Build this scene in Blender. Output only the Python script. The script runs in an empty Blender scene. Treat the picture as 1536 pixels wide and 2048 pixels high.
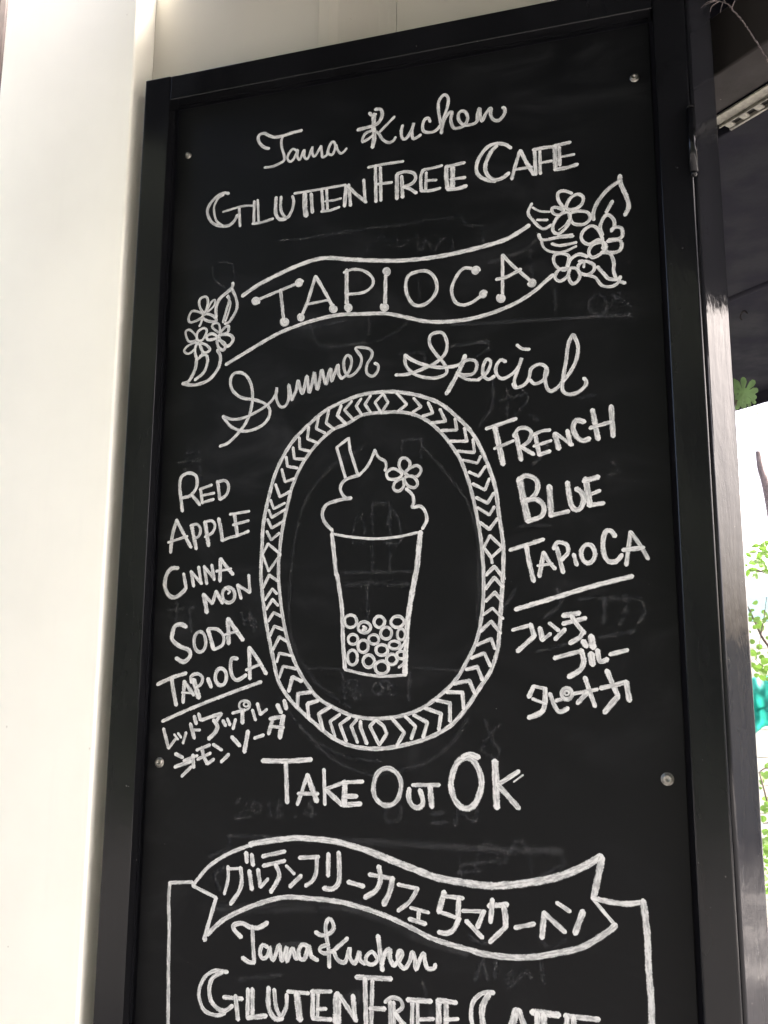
import bpy, bmesh, math, random
from mathutils import Vector, Matrix
random.seed(7)
S = bpy.context.scene
C = S.collection
# ------------------------------------------------------------------ camera
F = 1894.0
PX, PY = 768.0, 1024.0
VXL = (-5600.0, 1333.0)          # vanishing point of the board's horizontals (to the left)
VUP = (828.0, -9350.0)           # vanishing point of the verticals (above)
def cdir(px, py):
    return Vector(((px-PX)/F, -(py-PY)/F, -1.0)).normalized()
Zc = cdir(*VUP)
Xc = -cdir(*VXL)
Xc = (Xc - Zc*Xc.dot(Zc)).normalized()
Yc = Zc.cross(Xc).normalized()
CAM = Vector((0.0, -1.45, 1.50))
cam_d = bpy.data.cameras.new('camera')
cam = bpy.data.objects.new('camera', cam_d)
C.objects.link(cam)
cam.matrix_world = Matrix(((Xc[0], Xc[1], Xc[2], CAM[0]), (Yc[0], Yc[1], Yc[2], CAM[1]),
                           (Zc[0], Zc[1], Zc[2], CAM[2]), (0, 0, 0, 1)))
cam_d.sensor_fit = 'VERTICAL'; cam_d.sensor_height = 36.0; cam_d.lens = 36.0*F/2048.0
cam_d.dof.use_dof = True; cam_d.dof.focus_distance = 1.55; cam_d.dof.aperture_fstop = 8.5
cam_d.clip_start = 0.02; cam_d.clip_end = 500
S.camera = cam
S.render.resolution_x = 768; S.render.resolution_y = 1024
def wdir(px, py):
    d = cdir(px, py)
    return Vector((Xc.dot(d), Yc.dot(d), Zc.dot(d)))
def at(px, py, y=0.0):                      # where a line of sight meets the plane y = const
    d = wdir(px, py); return CAM + d*((y-CAM.y)/d.y)
def atz(px, py, z):
    d = wdir(px, py); return CAM + d*((z-CAM.z)/d.z)
def atr(px, py, r):
    d = wdir(px, py); return CAM + d*(r/math.hypot(d.x, d.y))
# ------------------------------------------------------------------ world and sun
SUN_EL, SUN_ROT = 48, 62
w = bpy.data.worlds.new("World"); S.world = w; w.use_nodes = True
nt = w.node_tree
sky = nt.nodes.new('ShaderNodeTexSky'); sky.sky_type = 'NISHITA'; sky.sun_disc = False
sky.sun_elevation = math.radians(SUN_EL); sky.sun_rotation = math.radians(SUN_ROT)
sky.air_density = 0.45; sky.dust_density = 9.0; sky.ozone_density = 0.0
bg = nt.nodes['Background']; bg.inputs[1].default_value = 0.15
nt.links.new(sky.outputs[0], bg.inputs[0])
sd = bpy.data.lights.new('sun', 'SUN'); sd.energy = .8; sd.angle = math.radians(26); sd.color = (1, .98, .95)
so = bpy.data.objects.new('sun', sd); C.objects.link(so)
# sky texture: rotation 0 = +Y, growing clockwise seen from above
sv = Vector((math.sin(math.radians(SUN_ROT))*math.cos(math.radians(SUN_EL)),
             math.cos(math.radians(SUN_ROT))*math.cos(math.radians(SUN_EL)), math.sin(math.radians(SUN_EL))))
so.rotation_euler = sv.to_track_quat('Z', 'Y').to_euler()
S.view_settings.view_transform = 'Standard'; S.view_settings.look = 'None'
S.view_settings.exposure = 3.68; S.view_settings.gamma = 1
S.cycles.transparent_max_bounces = 24
S.cycles.max_bounces = 8; S.cycles.diffuse_bounces = 5; S.cycles.glossy_bounces = 4
# ------------------------------------------------------------------ node helpers
class NB:
    def __init__(s, name):
        s.m = bpy.data.materials.new(name); s.m.use_nodes = True
        s.t = s.m.node_tree; s.p = s.t.nodes['Principled BSDF']; s.o = s.t.nodes['Material Output']
    def n(s, typ, **kw):
        nd = s.t.nodes.new('ShaderNode'+typ)
        for k, v in kw.items(): setattr(nd, k, v)
        return nd
    def put(s, sock, v):
        if isinstance(v, bpy.types.NodeSocket): s.t.links.new(v, sock)
        elif v is not None: sock.default_value = v
    def math(s, op, a, b=None, c=None, clamp=False):
        nd = s.n('Math', operation=op, use_clamp=clamp)
        for i, v in enumerate((a, b, c)): s.put(nd.inputs[i], v)
        return nd.outputs[0]
    def ramp(s, v, a, b, lo=0., hi=1., smooth=True):
        nd = s.n('MapRange', interpolation_type='SMOOTHSTEP' if smooth else 'LINEAR')
        s.put(nd.inputs[0], v)
        for i, x in zip((1, 2, 3, 4), (a, b, lo, hi)): s.put(nd.inputs[i], x)
        return nd.outputs[0]
    def mix(s, f, a, b):
        nd = s.n('Mix', data_type='RGBA'); s.put(nd.inputs[0], f)
        s.put(nd.inputs[6], a); s.put(nd.inputs[7], b); return nd.outputs[2]
    def noise(s, vec, scale, detail=3, rough=.55, dist=0):
        nd = s.n('TexNoise'); s.put(nd.inputs['Vector'], vec); nd.inputs['Scale'].default_value = scale
        nd.inputs['Detail'].default_value = detail; nd.inputs['Roughness'].default_value = rough
        nd.inputs['Distortion'].default_value = dist; return nd.outputs[0]
    def co(s): return s.n('TexCoord').outputs['Object']
    def scl(s, vec, x, y, z, rot=(0, 0, 0)):
        nd = s.n('Mapping'); s.put(nd.inputs[0], vec); nd.inputs['Scale'].default_value = (x, y, z)
        nd.inputs['Rotation'].default_value = rot; return nd.outputs[0]
    def bump(s, h, strength, dist=.001):
        nd = s.n('Bump'); nd.inputs['Strength'].default_value = strength; nd.inputs['Distance'].default_value = dist
        s.put(nd.inputs['Height'], h); s.t.links.new(nd.outputs[0], s.p.inputs['Normal'])
def rgb(*a): return (a[0], a[1], a[2], 1)

def gloss_black(name, base, rough, bumpd, streak=False, spec=.5):
    b = NB(name); co = b.co()
    n1 = b.noise(b.scl(co, 1, 1, .25), 9, 4)
    dust = b.noise(b.scl(co, 1, 1, .5), 240, 2)
    col = b.mix(b.ramp(n1, .35, .75), rgb(*base), rgb(*[c*1.5 for c in base]))
    spk = b.ramp(b.noise(co, 160, 1), .80, .84)
    col = b.mix(b.math('MULTIPLY', spk, .35), col, rgb(.35, .34, .32))
    b.put(b.p.inputs['Base Color'], col)
    b.put(b.p.inputs['Roughness'], b.math('ADD', b.ramp(n1, .3, .8, rough, rough*1.8), b.math('MULTIPLY', b.ramp(dust, .5, .8), .08)))
    b.p.inputs['Specular IOR Level'].default_value = spec
    if streak:
        h = b.math('ADD', b.math('MULTIPLY', b.noise(b.scl(co, 1, 1, .16), 46, 4, .6, .6), 1.0), b.math('MULTIPLY', b.noise(co, 22, 2), .8))
    else:
        h = b.noise(b.scl(co, 1, 1, .35), 38, 3)
    b.bump(h, .6, bumpd)
    return b.m
M = {}
M['frame'] = gloss_black('frame_paint', (.0050, .0052, .0060), .12, .0008, False, .24)
M['post'] = gloss_black('post_paint', (.010, .0102, .012), .06, .0009, True, .22)
M['post'].node_tree.nodes['Principled BSDF'].inputs['Coat Weight'].default_value = 0
M['post'].node_tree.nodes['Principled BSDF'].inputs['Coat IOR'].default_value = 2.1
M['post'].node_tree.nodes['Principled BSDF'].inputs['Coat Roughness'].default_value = .05
M['canopy'] = gloss_black('canopy_paint', (.006, .006, .009), .6, .001, False, .07)
M['beam'] = gloss_black('beam_paint', (.012, .0105, .010), .6, .001, False, .2)

def board_mat():
    b = NB('writing_panel_paint'); co = b.co()
    big = b.noise(co, 2.2, 3, .5)
    wipe = b.noise(b.scl(co, 1.3, 1, 2.6, (0, .6, 0)), 4, 5, .6, 1.4)
    fine = b.noise(co, 700, 2)
    s = b.math('MULTIPLY', b.ramp(big, .38, .68), b.ramp(wipe, .42, .78))
    col = b.mix(s, rgb(.0036, .0039, .0046), rgb(.0150, .0155, .0168))
    spk = b.ramp(b.noise(co, 130, 1), .81, .84)
    col = b.mix(b.math('MULTIPLY', spk, .5), col, rgb(.4, .39, .37))
    b.put(b.p.inputs['Base Color'], col)
    b.put(b.p.inputs['Roughness'], b.ramp(wipe, .3, .8, .42, .55))
    b.p.inputs['Specular IOR Level'].default_value = .13
    b.bump(fine, .25, .0004)
    return b.m
M['board'] = board_mat()

def chalk_mat(name, dens, col0, col1, soft):
    b = NB(name)
    uv = b.n('UVMap'); uv.uv_map = 'UVMap'
    sep = b.n('SeparateXYZ'); b.put(sep.inputs[0], uv.outputs[0])
    u, v = sep.outputs[0], sep.outputs[1]
    uv2 = b.n('UVMap'); uv2.uv_map = 'extra'
    s2 = b.n('SeparateXYZ'); b.put(s2.inputs[0], uv2.outputs[0])
    endn, rnd = s2.outputs[0], s2.outputs[1]
    cmb = b.n('CombineXYZ')
    b.put(cmb.inputs[0], b.math('MULTIPLY', u, 90)); b.put(cmb.inputs[1], b.math('MULTIPLY', v, 2.1))
    b.put(cmb.inputs[2], b.math('MULTIPLY', rnd, 60))
    streak = b.noise(cmb.outputs[0], 1, 3, .6)
    cmb2 = b.n('CombineXYZ')
    b.put(cmb2.inputs[0], b.math('MULTIPLY', u, 620)); b.put(cmb2.inputs[1], b.math('MULTIPLY', v, 2.6))
    b.put(cmb2.inputs[2], b.math('MULTIPLY', rnd, 91))
    grit = b.noise(cmb2.outputs[0], 1, 2, .6)
    edge = b.math('SUBTRACT', 1, b.math('ABSOLUTE', v))
    cov = b.ramp(b.math('ADD', edge, b.math('MULTIPLY', b.math('SUBTRACT', grit, .5), soft*1.7)), .02, soft)
    rim = b.ramp(edge, .1, .55, 1, 0)
    tone = b.math('ADD', b.ramp(streak, .34, .62), b.math('MULTIPLY', endn, .8))
    tone = b.math('ADD', tone, b.math('MULTIPLY', b.math('SUBTRACT', rnd, .5), .45))
    tone = b.math('ADD', tone, b.math('MULTIPLY', b.math('SUBTRACT', grit, .5), .7), clamp=True)
    a = b.math('MULTIPLY', cov, b.ramp(tone, 0, 1, dens[0], dens[1]))
    b.put(b.p.inputs['Base Color'], b.mix(tone, rgb(*col0), rgb(*col1)))
    b.p.inputs['Roughness'].default_value = .75
    b.p.inputs['Specular IOR Level'].default_value = .25
    b.put(b.p.inputs['Alpha'], a)
    return b.m
M['chalk'] = chalk_mat('chalk_marker', (.74, 1.0), (.42, .425, .42), (.60, .60, .588), .34)
M['ghost'] = chalk_mat('erased_chalk', (.006, .042), (.30, .31, .33), (.55, .56, .58), .9)

def wall_mat(name, col, rough=.55):
    b = NB(name); co = b.co()
    n = b.noise(co, 3, 4); st = b.noise(b.scl(co, 3, 3, .3), 12, 4)
    col1 = b.mix(b.ramp(n, .3, .75), rgb(*col), rgb(*[c*.93 for c in col]))
    spk = b.ramp(b.noise(co, 60, 1), .80, .83)
    col1 = b.mix(b.math('MULTIPLY', spk, .4), col1, rgb(.3, .26, .2))
    b.put(b.p.inputs['Base Color'], b.mix(b.math('MULTIPLY', b.ramp(st, .55, .8), .12), col1, rgb(*[c*.8 for c in col])))
    b.p.inputs['Roughness'].default_value = rough
    b.bump(b.noise(co, 220, 2), .15, .0005)
    return b.m
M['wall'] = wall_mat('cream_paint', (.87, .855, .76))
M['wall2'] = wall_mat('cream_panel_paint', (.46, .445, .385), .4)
M['house'] = wall_mat('pale_siding', (.80, .78, .66))
def simple(name, col, rough=.6, metal=0, nscale=20, var=.25, bump=0, trans=0):
    b = NB(name); co = b.co(); n = b.noise(co, nscale, 4)
    b.put(b.p.inputs['Base Color'], b.mix(b.ramp(n, .3, .7), rgb(*[c*(1-var) for c in col]), rgb(*[min(1, c*(1+var)) for c in col])))
    b.p.inputs['Roughness'].default_value = rough; b.p.inputs['Metallic'].default_value = metal
    if bump: b.bump(n, .5, bump)
    if trans:
        tr = b.n('BsdfTranslucent'); tr.inputs[0].default_value = rgb(*[min(1, c*1.6) for c in col])
        ad = b.n('MixShader'); ad.inputs[0].default_value = trans
        b.t.links.new(b.p.outputs[0], ad.inputs[1]); b.t.links.new(tr.outputs[0], ad.inputs[2])
        b.t.links.new(ad.outputs[0], b.o.inputs[0])
    return b.m
M['screw'] = simple('nickel_screw', (.27, .26, .235), .42, 1, 300, .3)
M['zinc'] = simple('galvanised_steel', (.15, .145, .12), .5, .1, 90, .35)
M['dark'] = simple('slot_shadow_steel', (.03, .028, .025), .8)  # dark tone stands in for shade inside the channel's slots and hole
M['leaf'] = simple('leaf_green', (.075, .15, .022), .5, 0, 60, .3, 0, .3)
M['leaf2'] = simple('lobed_leaf_green', (.09, .17, .05), .55, 0, 50, .25, 0, .2)
M['stem'] = simple('stem_brown', (.075, .055, .045), .8, 0, 60, .3)
M['twig'] = simple('dry_twig', (.11, .088, .085), .85, 0, 200, .4, .0005)
M['branch'] = simple('bark', (.11, .085, .085), .85, 0, 60, .35, .002)
M['teal'] = simple('teal_tarpaulin', (.03, .27, .23), .5, 0, 14, .4, .01, .2)
M['paving'] = simple('grey_paving', (.12, .12, .122), .85, 0, 30, .15, .002)
M['white'] = simple('reflection_white', (.78, .77, .75), .7, 0, 12, .1)
M['hedge'] = simple('hedge_leaves', (.035, .048, .030), .7, 0, 20, .5)
M['brown'] = simple('brown_timber', (.045, .03, .028), .6, 0, 20, .3)
M['blue'] = simple('pale_blue_paint', (.45, .72, .74), .5, 0, 9, .1)

# ------------------------------------------------------------------ object helpers
def obj(name, me, mat, parent=None, label=None, cat=None, group=None, kind=None, smooth=False):
    if isinstance(me, bmesh.types.BMesh):
        bm = me; me = bpy.data.meshes.new(name); bm.to_mesh(me); bm.free()
    if mat is not None: me.materials.clear(); me.materials.append(mat)
    if smooth: me.polygons.foreach_set('use_smooth', [True]*len(me.polygons))
    o = bpy.data.objects.new(name, me); C.objects.link(o)
    if parent: o.parent = parent
    tag(o, label, cat, group, kind); return o
def tag(o, label=None, cat=None, group=None, kind=None):
    for k, v in (('label', label), ('category', cat), ('group', group), ('kind', kind)):
        if v: o[k] = v
def thing(name, label, cat, group=None):
    o = bpy.data.objects.new(name, None); C.objects.link(o); o.empty_display_size = .1
    tag(o, label, cat, group); return o
def add_box(bm, a, b, mat=None):
    vs = [bm.verts.new((x, y, z)) for x in (a[0], b[0]) for y in (a[1], b[1]) for z in (a[2], b[2])]
    if mat is not None:
        for v in vs: v.co = mat @ v.co
    for f in ((0, 1, 3, 2), (4, 6, 7, 5), (0, 4, 5, 1), (2, 3, 7, 6), (0, 2, 6, 4), (1, 5, 7, 3)):
        bm.faces.new([vs[i] for i in f])
    bmesh.ops.recalc_face_normals(bm, faces=bm.faces)
def bev(bm, r, seg=3):
    res = bmesh.ops.bevel(bm, geom=list(bm.edges), offset=r, segments=seg, profile=.5, affect='EDGES')
    for f in res['faces']: f.smooth = True
def box(name, a, b, mat, parent=None, r=0, seg=3, mtx=None, **kw):
    bm = bmesh.new(); add_box(bm, a, b, mtx)
    if r: bev(bm, r, seg)
    return obj(name, bm, mat, parent, **kw)
def tube_bm(pts, rads, seg=8, bm=None):
    bm = bm or bmesh.new(); rings = []
    for i, p in enumerate(pts):
        p = Vector(p); a = Vector(pts[max(i-1, 0)]); b = Vector(pts[min(i+1, len(pts)-1)])
        t = (b-a).normalized(); s = t.cross(Vector((.3, .2, 1)).normalized())
        if s.length < .01: s = t.cross(Vector((1, 0, 0)))
        s.normalize(); q = t.cross(s); r = rads[i] if isinstance(rads, (list, tuple)) else rads
        rings.append([bm.verts.new(p + (s*math.cos(k*2*math.pi/seg)+q*math.sin(k*2*math.pi/seg))*r) for k in range(seg)])
    for A, B in zip(rings, rings[1:]):
        for k in range(seg): bm.faces.new((A[k], A[(k+1) % seg], B[(k+1) % seg], B[k]))
    bm.faces.new(rings[0]); bm.faces.new(rings[-1])
    bmesh.ops.recalc_face_normals(bm, faces=bm.faces)
    return bm
def catmull(P, n=6, closed=False):
    if len(P) < 3 and not closed: return list(P)
    out = []; N = len(P)
    rng = range(N) if closed else range(N-1)
    for i in rng:
        p = [P[(i+k) % N] if closed else P[min(max(i+k, 0), N-1)] for k in (-1, 0, 1, 2)]
        for j in range(n):
            t = j/n
            out.append(tuple(.5*((2*p[1][c]) + (-p[0][c]+p[2][c])*t + (2*p[0][c]-5*p[1][c]+4*p[2][c]-p[3][c])*t*t +
                                 (-p[0][c]+3*p[1][c]-3*p[2][c]+p[3][c])*t**3) for c in range(len(P[0]))))
    out.append(tuple(P[0]) if closed else tuple(P[-1])); return out
# ------------------------------------------------------------------ the writing: strokes of the marker, taken from a survey of the board
# tile key: origin x, origin y, scale.  c = curve, l = straight lines, o = closed curve, r = ring (centre, radii), d = daubed dot
TILES = {'T': (500,180,5.12), 'U': (780,180,3.84), 'A': (300,180,4), 'B': (684,180,4), 'C': (940,330,4), 'D': (340,540,4),
 'E': (684,500,4), 'F': (940,620,4), 'G': (500,760,4), 'H': (740,760,4), 'I': (940,900,4), 'J': (300,900,4), 'K': (300,1200,4),
 'L': (500,1130,4), 'M': (740,1130,4), 'N': (940,1180,4), 'O': (500,1440,4), 'P': (740,1440,4), 'Q': (300,1664,4),
 'R': (620,1664,4), 'S': (940,1664,4), 'Z': (0,0,1)}
WRITING = [
('chalk_lettering', 'script words Tama Kuchen at the top of the board', '''
T c 36 195,600 150,590 105,550 85,500 100,460 150,445 200,470 260,485 340,470 430,440 530,415
T c 30 335,475 322,530 330,600 348,660 350,720 300,755 230,785 150,795
T c 28 480,625 440,605 400,650 385,700 410,735 445,710 475,650 490,615 485,680 510,715 545,630 560,620 555,680 590,705 635,600 640,580 640,650 665,680 720,590 730,575 735,640 745,690 790,665
T c 28 790,665 805,600 840,535 870,545 870,610 840,665 805,650 805,600 830,545
T c 28 885,565 900,620 930,650 960,635 990,600
T l 50 1270,250 1265,420
T c 34 1225,235 1245,258 1290,250
T c 40 1285,200 1340,200 1355,250 1335,310 1290,355 1200,385 1105,410
T l 46 1270,400 1272,500 1255,590
T c 30 1270,410 1180,450 1150,530 1200,510 1260,465
T l 28 1480,275 1330,430
T c 32 1270,420 1320,450 1360,510 1420,540 1470,520 1490,485
B c 26 485,285 475,330 480,380 500,395 530,370 565,300 575,262 560,340 570,390 600,380 630,360
B c 26 705,255 690,225 660,240 645,290 655,330 700,340 750,325 795,270 830,180 850,100 845,55 815,40 780,80 770,130 780,220 795,290 795,345
B c 28 795,345 810,260 850,190 880,180 870,240 890,300 930,305 980,280 1005,230 990,180 955,170 930,200 940,250 980,280 1040,275 1080,250 1085,190 1100,145 1105,200 1120,250 1150,190 1190,145 1190,200 1215,240 1260,240 1300,190 1300,150 1285,140'''),
('chalk_lettering', 'outlined capitals GLUTEN FREE CAFE in the second line', '''
A c 28 630,830 590,825 540,850 490,900 460,960 470,1020 510,1070 580,1090 640,1080 680,1040 700,1000
A c 20 590,840 545,870 515,930 515,990 535,1050 580,1085
A c 20 585,975 650,955 740,930 820,925
A l 26 715,950 720,1090
A l 24 835,890 830,1070
A l 22 862,880 870,1050
A c 24 820,1070 900,1058 985,1030
A c 30 1010,860 1005,940 1010,1000 1040,1035 1090,1030
A c 26 1050,855 1045,930 1055,980 1085,1020 1110,1010 1140,950 1150,890 1140,850
A l 22 1155,828 1260,812 1566,760
A c 44 1240,830 1240,940 1250,1010
A l 30 1290,830 1300,980
T l 34 735,1020 750,1240
T l 30 785,1015 795,1230
T l 26 770,1140 860,1130 935,1110
T l 30 730,1245 820,1235 915,1200
T l 42 985,985 968,1190
T l 36 1012,970 1030,1185
T l 36 1000,985 1100,1080 1190,1150
T l 34 1165,920 1180,1140
B l 24 210,620 330,595 490,572
B l 28 268,620 272,895
B l 28 308,620 312,885
B l 24 280,755 400,740
B l 34 440,680 440,870
B l 30 478,690 485,860
B c 28 440,675 500,655 570,665 590,705 560,750 490,775
B c 28 490,775 540,790 595,825
B c 28 650,640 630,700 635,810
B l 24 675,660 670,800
B c 24 650,640 720,625 800,605
B l 24 680,725 755,720
B c 26 635,808 710,805 785,785
B c 36 835,620 835,700 845,790
B l 40 885,620 885,780
B c 28 830,615 900,600 980,582
B l 26 870,715 985,700
B c 32 845,795 920,790 995,768
B c 30 1350,465 1300,435 1220,432 1150,470 1090,560 1075,640 1100,690 1160,720 1230,730
B c 32 1240,445 1190,500 1150,590 1150,650 1180,700 1230,720 1290,700 1335,665
U l 26 995,475 960,590 935,685
U c 30 1000,465 1050,560 1105,650
U l 22 960,612 1090,592
U l 28 1110,460 1120,650
U l 24 1150,465 1155,645
U c 28 1100,460 1180,445 1260,435
U l 22 1150,560 1245,545
U l 34 1265,430 1272,610
U l 26 1300,440 1305,580
U l 26 1260,430 1385,402
U l 20 1310,515 1415,495
U l 28 1265,612 1350,600 1440,572'''),
('chalk_ribbon_line', 'curved upper line of the ribbon over the word TAPIOCA', '''
Z c 8.5 485,592 515,571 547,554 587,535 625,521 655,516 700,519 745,521 809,521 884,512 959,495 1009,480 1040,463 1058,451'''),
('chalk_ribbon_line', 'curved lower line of the ribbon under the word TAPIOCA', '''
Z c 7.5 452,729 490,706 540,676 575,659 627,641 677,630 724,628 771,627 809,634 846,642 884,644 934,639 984,626 1034,605 1068,583 1090,564 1106,550'''),
('chalk_lettering', 'capitals TAPIOCA with round daubed ends inside the ribbon', '''
D l 26 690,245 880,165 1040,100
D l 28 885,160 910,400
D d 42 685,252
D d 42 1035,105
D d 44 920,415
D l 28 1165,50 1100,260 1050,375
D c 28 1165,50 1230,160 1305,300
D l 22 1095,275 1270,240
D d 38 1050,380
D d 42 1310,312
E l 34 38,160 38,430
E c 24 15,180 90,155 180,170 245,225 240,290 170,340 45,355
E d 42 48,462
E l 30 350,200 345,430
E d 42 355,172
E d 42 342,458
E o 28 530,210 510,290 530,380 580,440 650,440 720,390 760,310 740,220 680,170 600,175
E c 20 560,180 520,230 505,300
E c 26 1040,150 980,145 930,190 885,280 880,350 910,420 970,440 1040,420 1110,370
E d 42 1070,165
E d 40 1130,355
E l 26 1285,40 1285,360
E c 26 1285,40 1360,120 1500,240
E c 28 1235,235 1320,215 1430,155
E d 44 1275,385
E d 42 1520,262'''),
('chalk_flower_drawing', 'three blossoms and leaves at the right end of the ribbon', '''
C c 34 1200,85 1205,150 1250,250 1270,330 1240,400
C c 30 1195,130 1100,200 1020,300 985,390 990,440
C l 28 1140,290 1090,380
C c 26 760,350 710,290 705,225 755,208 815,228
C o 26 770,345 800,270 860,235 905,260 890,320 830,355
C o 26 800,390 860,370 940,380 960,430 910,475 830,470 800,420
C o 26 790,380 720,400 670,470 665,530 710,550 770,500 800,440
C o 24 750,355 680,340 655,355 670,390 720,400
C c 10 700,350 760,375
C c 10 710,520 760,480 785,440
C c 24 495,310 465,385 510,450 560,500 600,510 650,480
C c 18 500,340 560,370 640,375
C l 20 535,440 620,440
C c 26 550,555 580,600 700,580 825,570
C c 20 570,590 590,660 650,695 750,695 850,650
C c 24 655,630 720,645 850,620
C l 16 700,570 820,555
C c 28 1060,560 1040,500 1070,420 1110,400 1150,440 1155,490 1130,530
C c 28 1130,520 1160,500 1210,505 1220,560 1190,590 1110,600
C c 28 1100,610 1190,600 1215,640 1190,690 1110,700 1060,660
C o 26 1060,600 1020,510 960,490 900,540 895,600 950,635 1020,600
C o 26 1060,620 980,640 950,700 980,740 1040,715 1090,660
C l 40 1070,620 1080,660
C o 24 700,820 670,770 680,720 740,710 790,730 780,790 760,840
C c 28 780,820 800,760 870,715 940,735
C o 26 870,800 920,770 990,800 985,850 930,880 870,850
C o 26 700,850 680,900 720,930 780,890 790,840 740,830
C o 26 800,830 790,900 820,950 860,930 880,880 850,830
C c 20 870,770 910,770 910,820
C c 26 1050,700 1120,710 1150,780 1150,850 1180,920 1240,945
C c 28 1020,815 1070,870 1110,910 1180,915 1205,895
C c 24 930,880 1000,900 1050,960 1110,975 1170,955 1200,920'''),
('chalk_flower_drawing', 'three small blossoms and leaves at the left end of the ribbon', '''
D c 30 505,105 490,150 400,230 370,300 370,380
D c 26 495,150 530,230 535,310 480,410 440,430
D c 22 465,205 475,240 450,330 425,420
D c 16 455,215 485,260 472,330 445,410
D o 22 265,340 235,280 245,230 290,215 305,260 285,330
D o 22 260,350 180,330 150,390 170,420 250,385
D o 18 300,330 330,260 360,240 350,290
D o 26 290,350 350,370 370,410 310,410 260,380
D c 22 265,360 250,420 235,450
D o 20 210,560 150,570 125,500 160,480 210,530
D o 22 220,560 220,500 270,465 295,490 260,560
D o 20 210,580 140,610 115,650 150,670 200,630
D o 24 215,590 200,650 220,710 260,670 240,600
D o 24 240,590 290,600 320,640 270,660
D o 20 390,500 340,460 350,430 390,430 400,480
D o 24 400,510 440,460 470,450 460,500
D o 26 380,540 310,560 295,530 340,510
D o 28 400,520 480,520 505,560 460,610 400,560
D o 26 380,560 390,620 430,640 440,590
D c 26 240,690 290,680 300,740 270,820 200,880
D c 28 215,710 200,800 150,890 100,910
D c 28 380,640 405,700 385,790 310,880 200,920 105,912
D c 20 215,865 270,825'''),
('chalk_lettering', 'script word Summer with a looped initial', '''
D c 26 400,1410 470,1380 550,1300 620,1200 655,1080 660,980 640,890 590,830 520,825 485,880 500,960 570,1020 680,1040 760,1070 800,1120 780,1200 710,1260 600,1290 500,1260 450,1210 425,1170
D c 24 425,1170 500,1195 600,1180 720,1120 800,1060 850,990 855,940 850,1020 880,1090 920,1090 950,1030 950,920 965,980 975,1040
D c 28 975,1040 1010,960 1025,885 1040,940 1060,990 1080,920 1095,850 1105,920 1115,980 1140,900 1155,820 1165,890 1180,955 1200,870 1215,800 1235,870 1250,915 1265,850 1285,790 1290,840 1295,890 1320,820 1345,760 1350,830 1376,870
E c 24 0,1027 45,990 75,920 70,860 40,845 15,890 20,960 50,1010 100,990 145,930 155,860 110,785 200,785 240,815 235,860 200,920 200,985 245,1010 285,970 290,925 262,905'''),
('chalk_lettering', 'script word Special with a looped initial', '''
E c 26 430,1000 520,995 600,970 700,930 780,880 830,820 840,740 810,670 760,660 705,690 705,760 750,830 810,900 840,960 820,1000 740,1025 640,1015 560,980 510,920 505,840
E c 28 505,840 560,880 660,920 780,940 900,930 960,900 985,845
E c 34 985,845 960,920 910,1020 860,1110 835,1150
E l 30 925,990 850,1135
E c 26 940,940 990,885 1060,885 1080,930 1050,990 980,1000 930,985
E c 22 930,1000 1000,1035 1090,1040
E c 26 1090,1040 1160,980 1190,900 1160,875 1130,930 1130,1000 1170,1035 1220,1010
E c 26 1310,895 1270,880 1235,930 1235,990 1280,1030 1350,1000 1410,940 1440,860 1410,950 1380,1040 1390,1095
E c 24 1400,760 1440,790 1500,795
F c 26 345,590 365,622 430,600 470,550 490,470 550,435 600,450 620,490 590,560 520,590 480,560
F c 28 610,460 600,540 615,620 650,650 700,620 745,570
F c 28 745,570 800,500 850,400 865,300 840,220 820,200 785,280 770,400 745,540 740,640 790,675 860,660 920,610 930,570 910,545'''),
('chalk_oval_border', 'double oval outline round the cup', '''
Z o 7.5 766,784 725,789 685,804 650,822 617,850 590,877 567,912 550,950 537,997 527,1047 524,1097 522,1144 524,1180 530,1230 537,1270 547,1320 557,1362 577,1395 600,1420 630,1447 665,1475 700,1491 737,1497 775,1496 825,1486 865,1472 900,1452 930,1420 960,1375 982,1340 995,1300 999,1260 1002,1217 1005,1167 1007,1120 1006,1085 997,1022 990,972 972,920 947,870 915,835 880,807 840,792 797,784
Z o 7 766,825 725,830 695,847 665,860 635,887 615,912 600,937 585,972 575,1010 567,1047 561,1085 557,1135 559,1180 565,1230 575,1280 590,1325 610,1362 635,1395 662,1412 700,1430 737,1437 775,1436 812,1429 850,1413 890,1382 915,1355 935,1320 952,1285 962,1242 967,1192 967,1142 966,1122 961,1072 952,1022 940,972 922,922 900,887 877,860 847,837 810,825'''),
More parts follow.
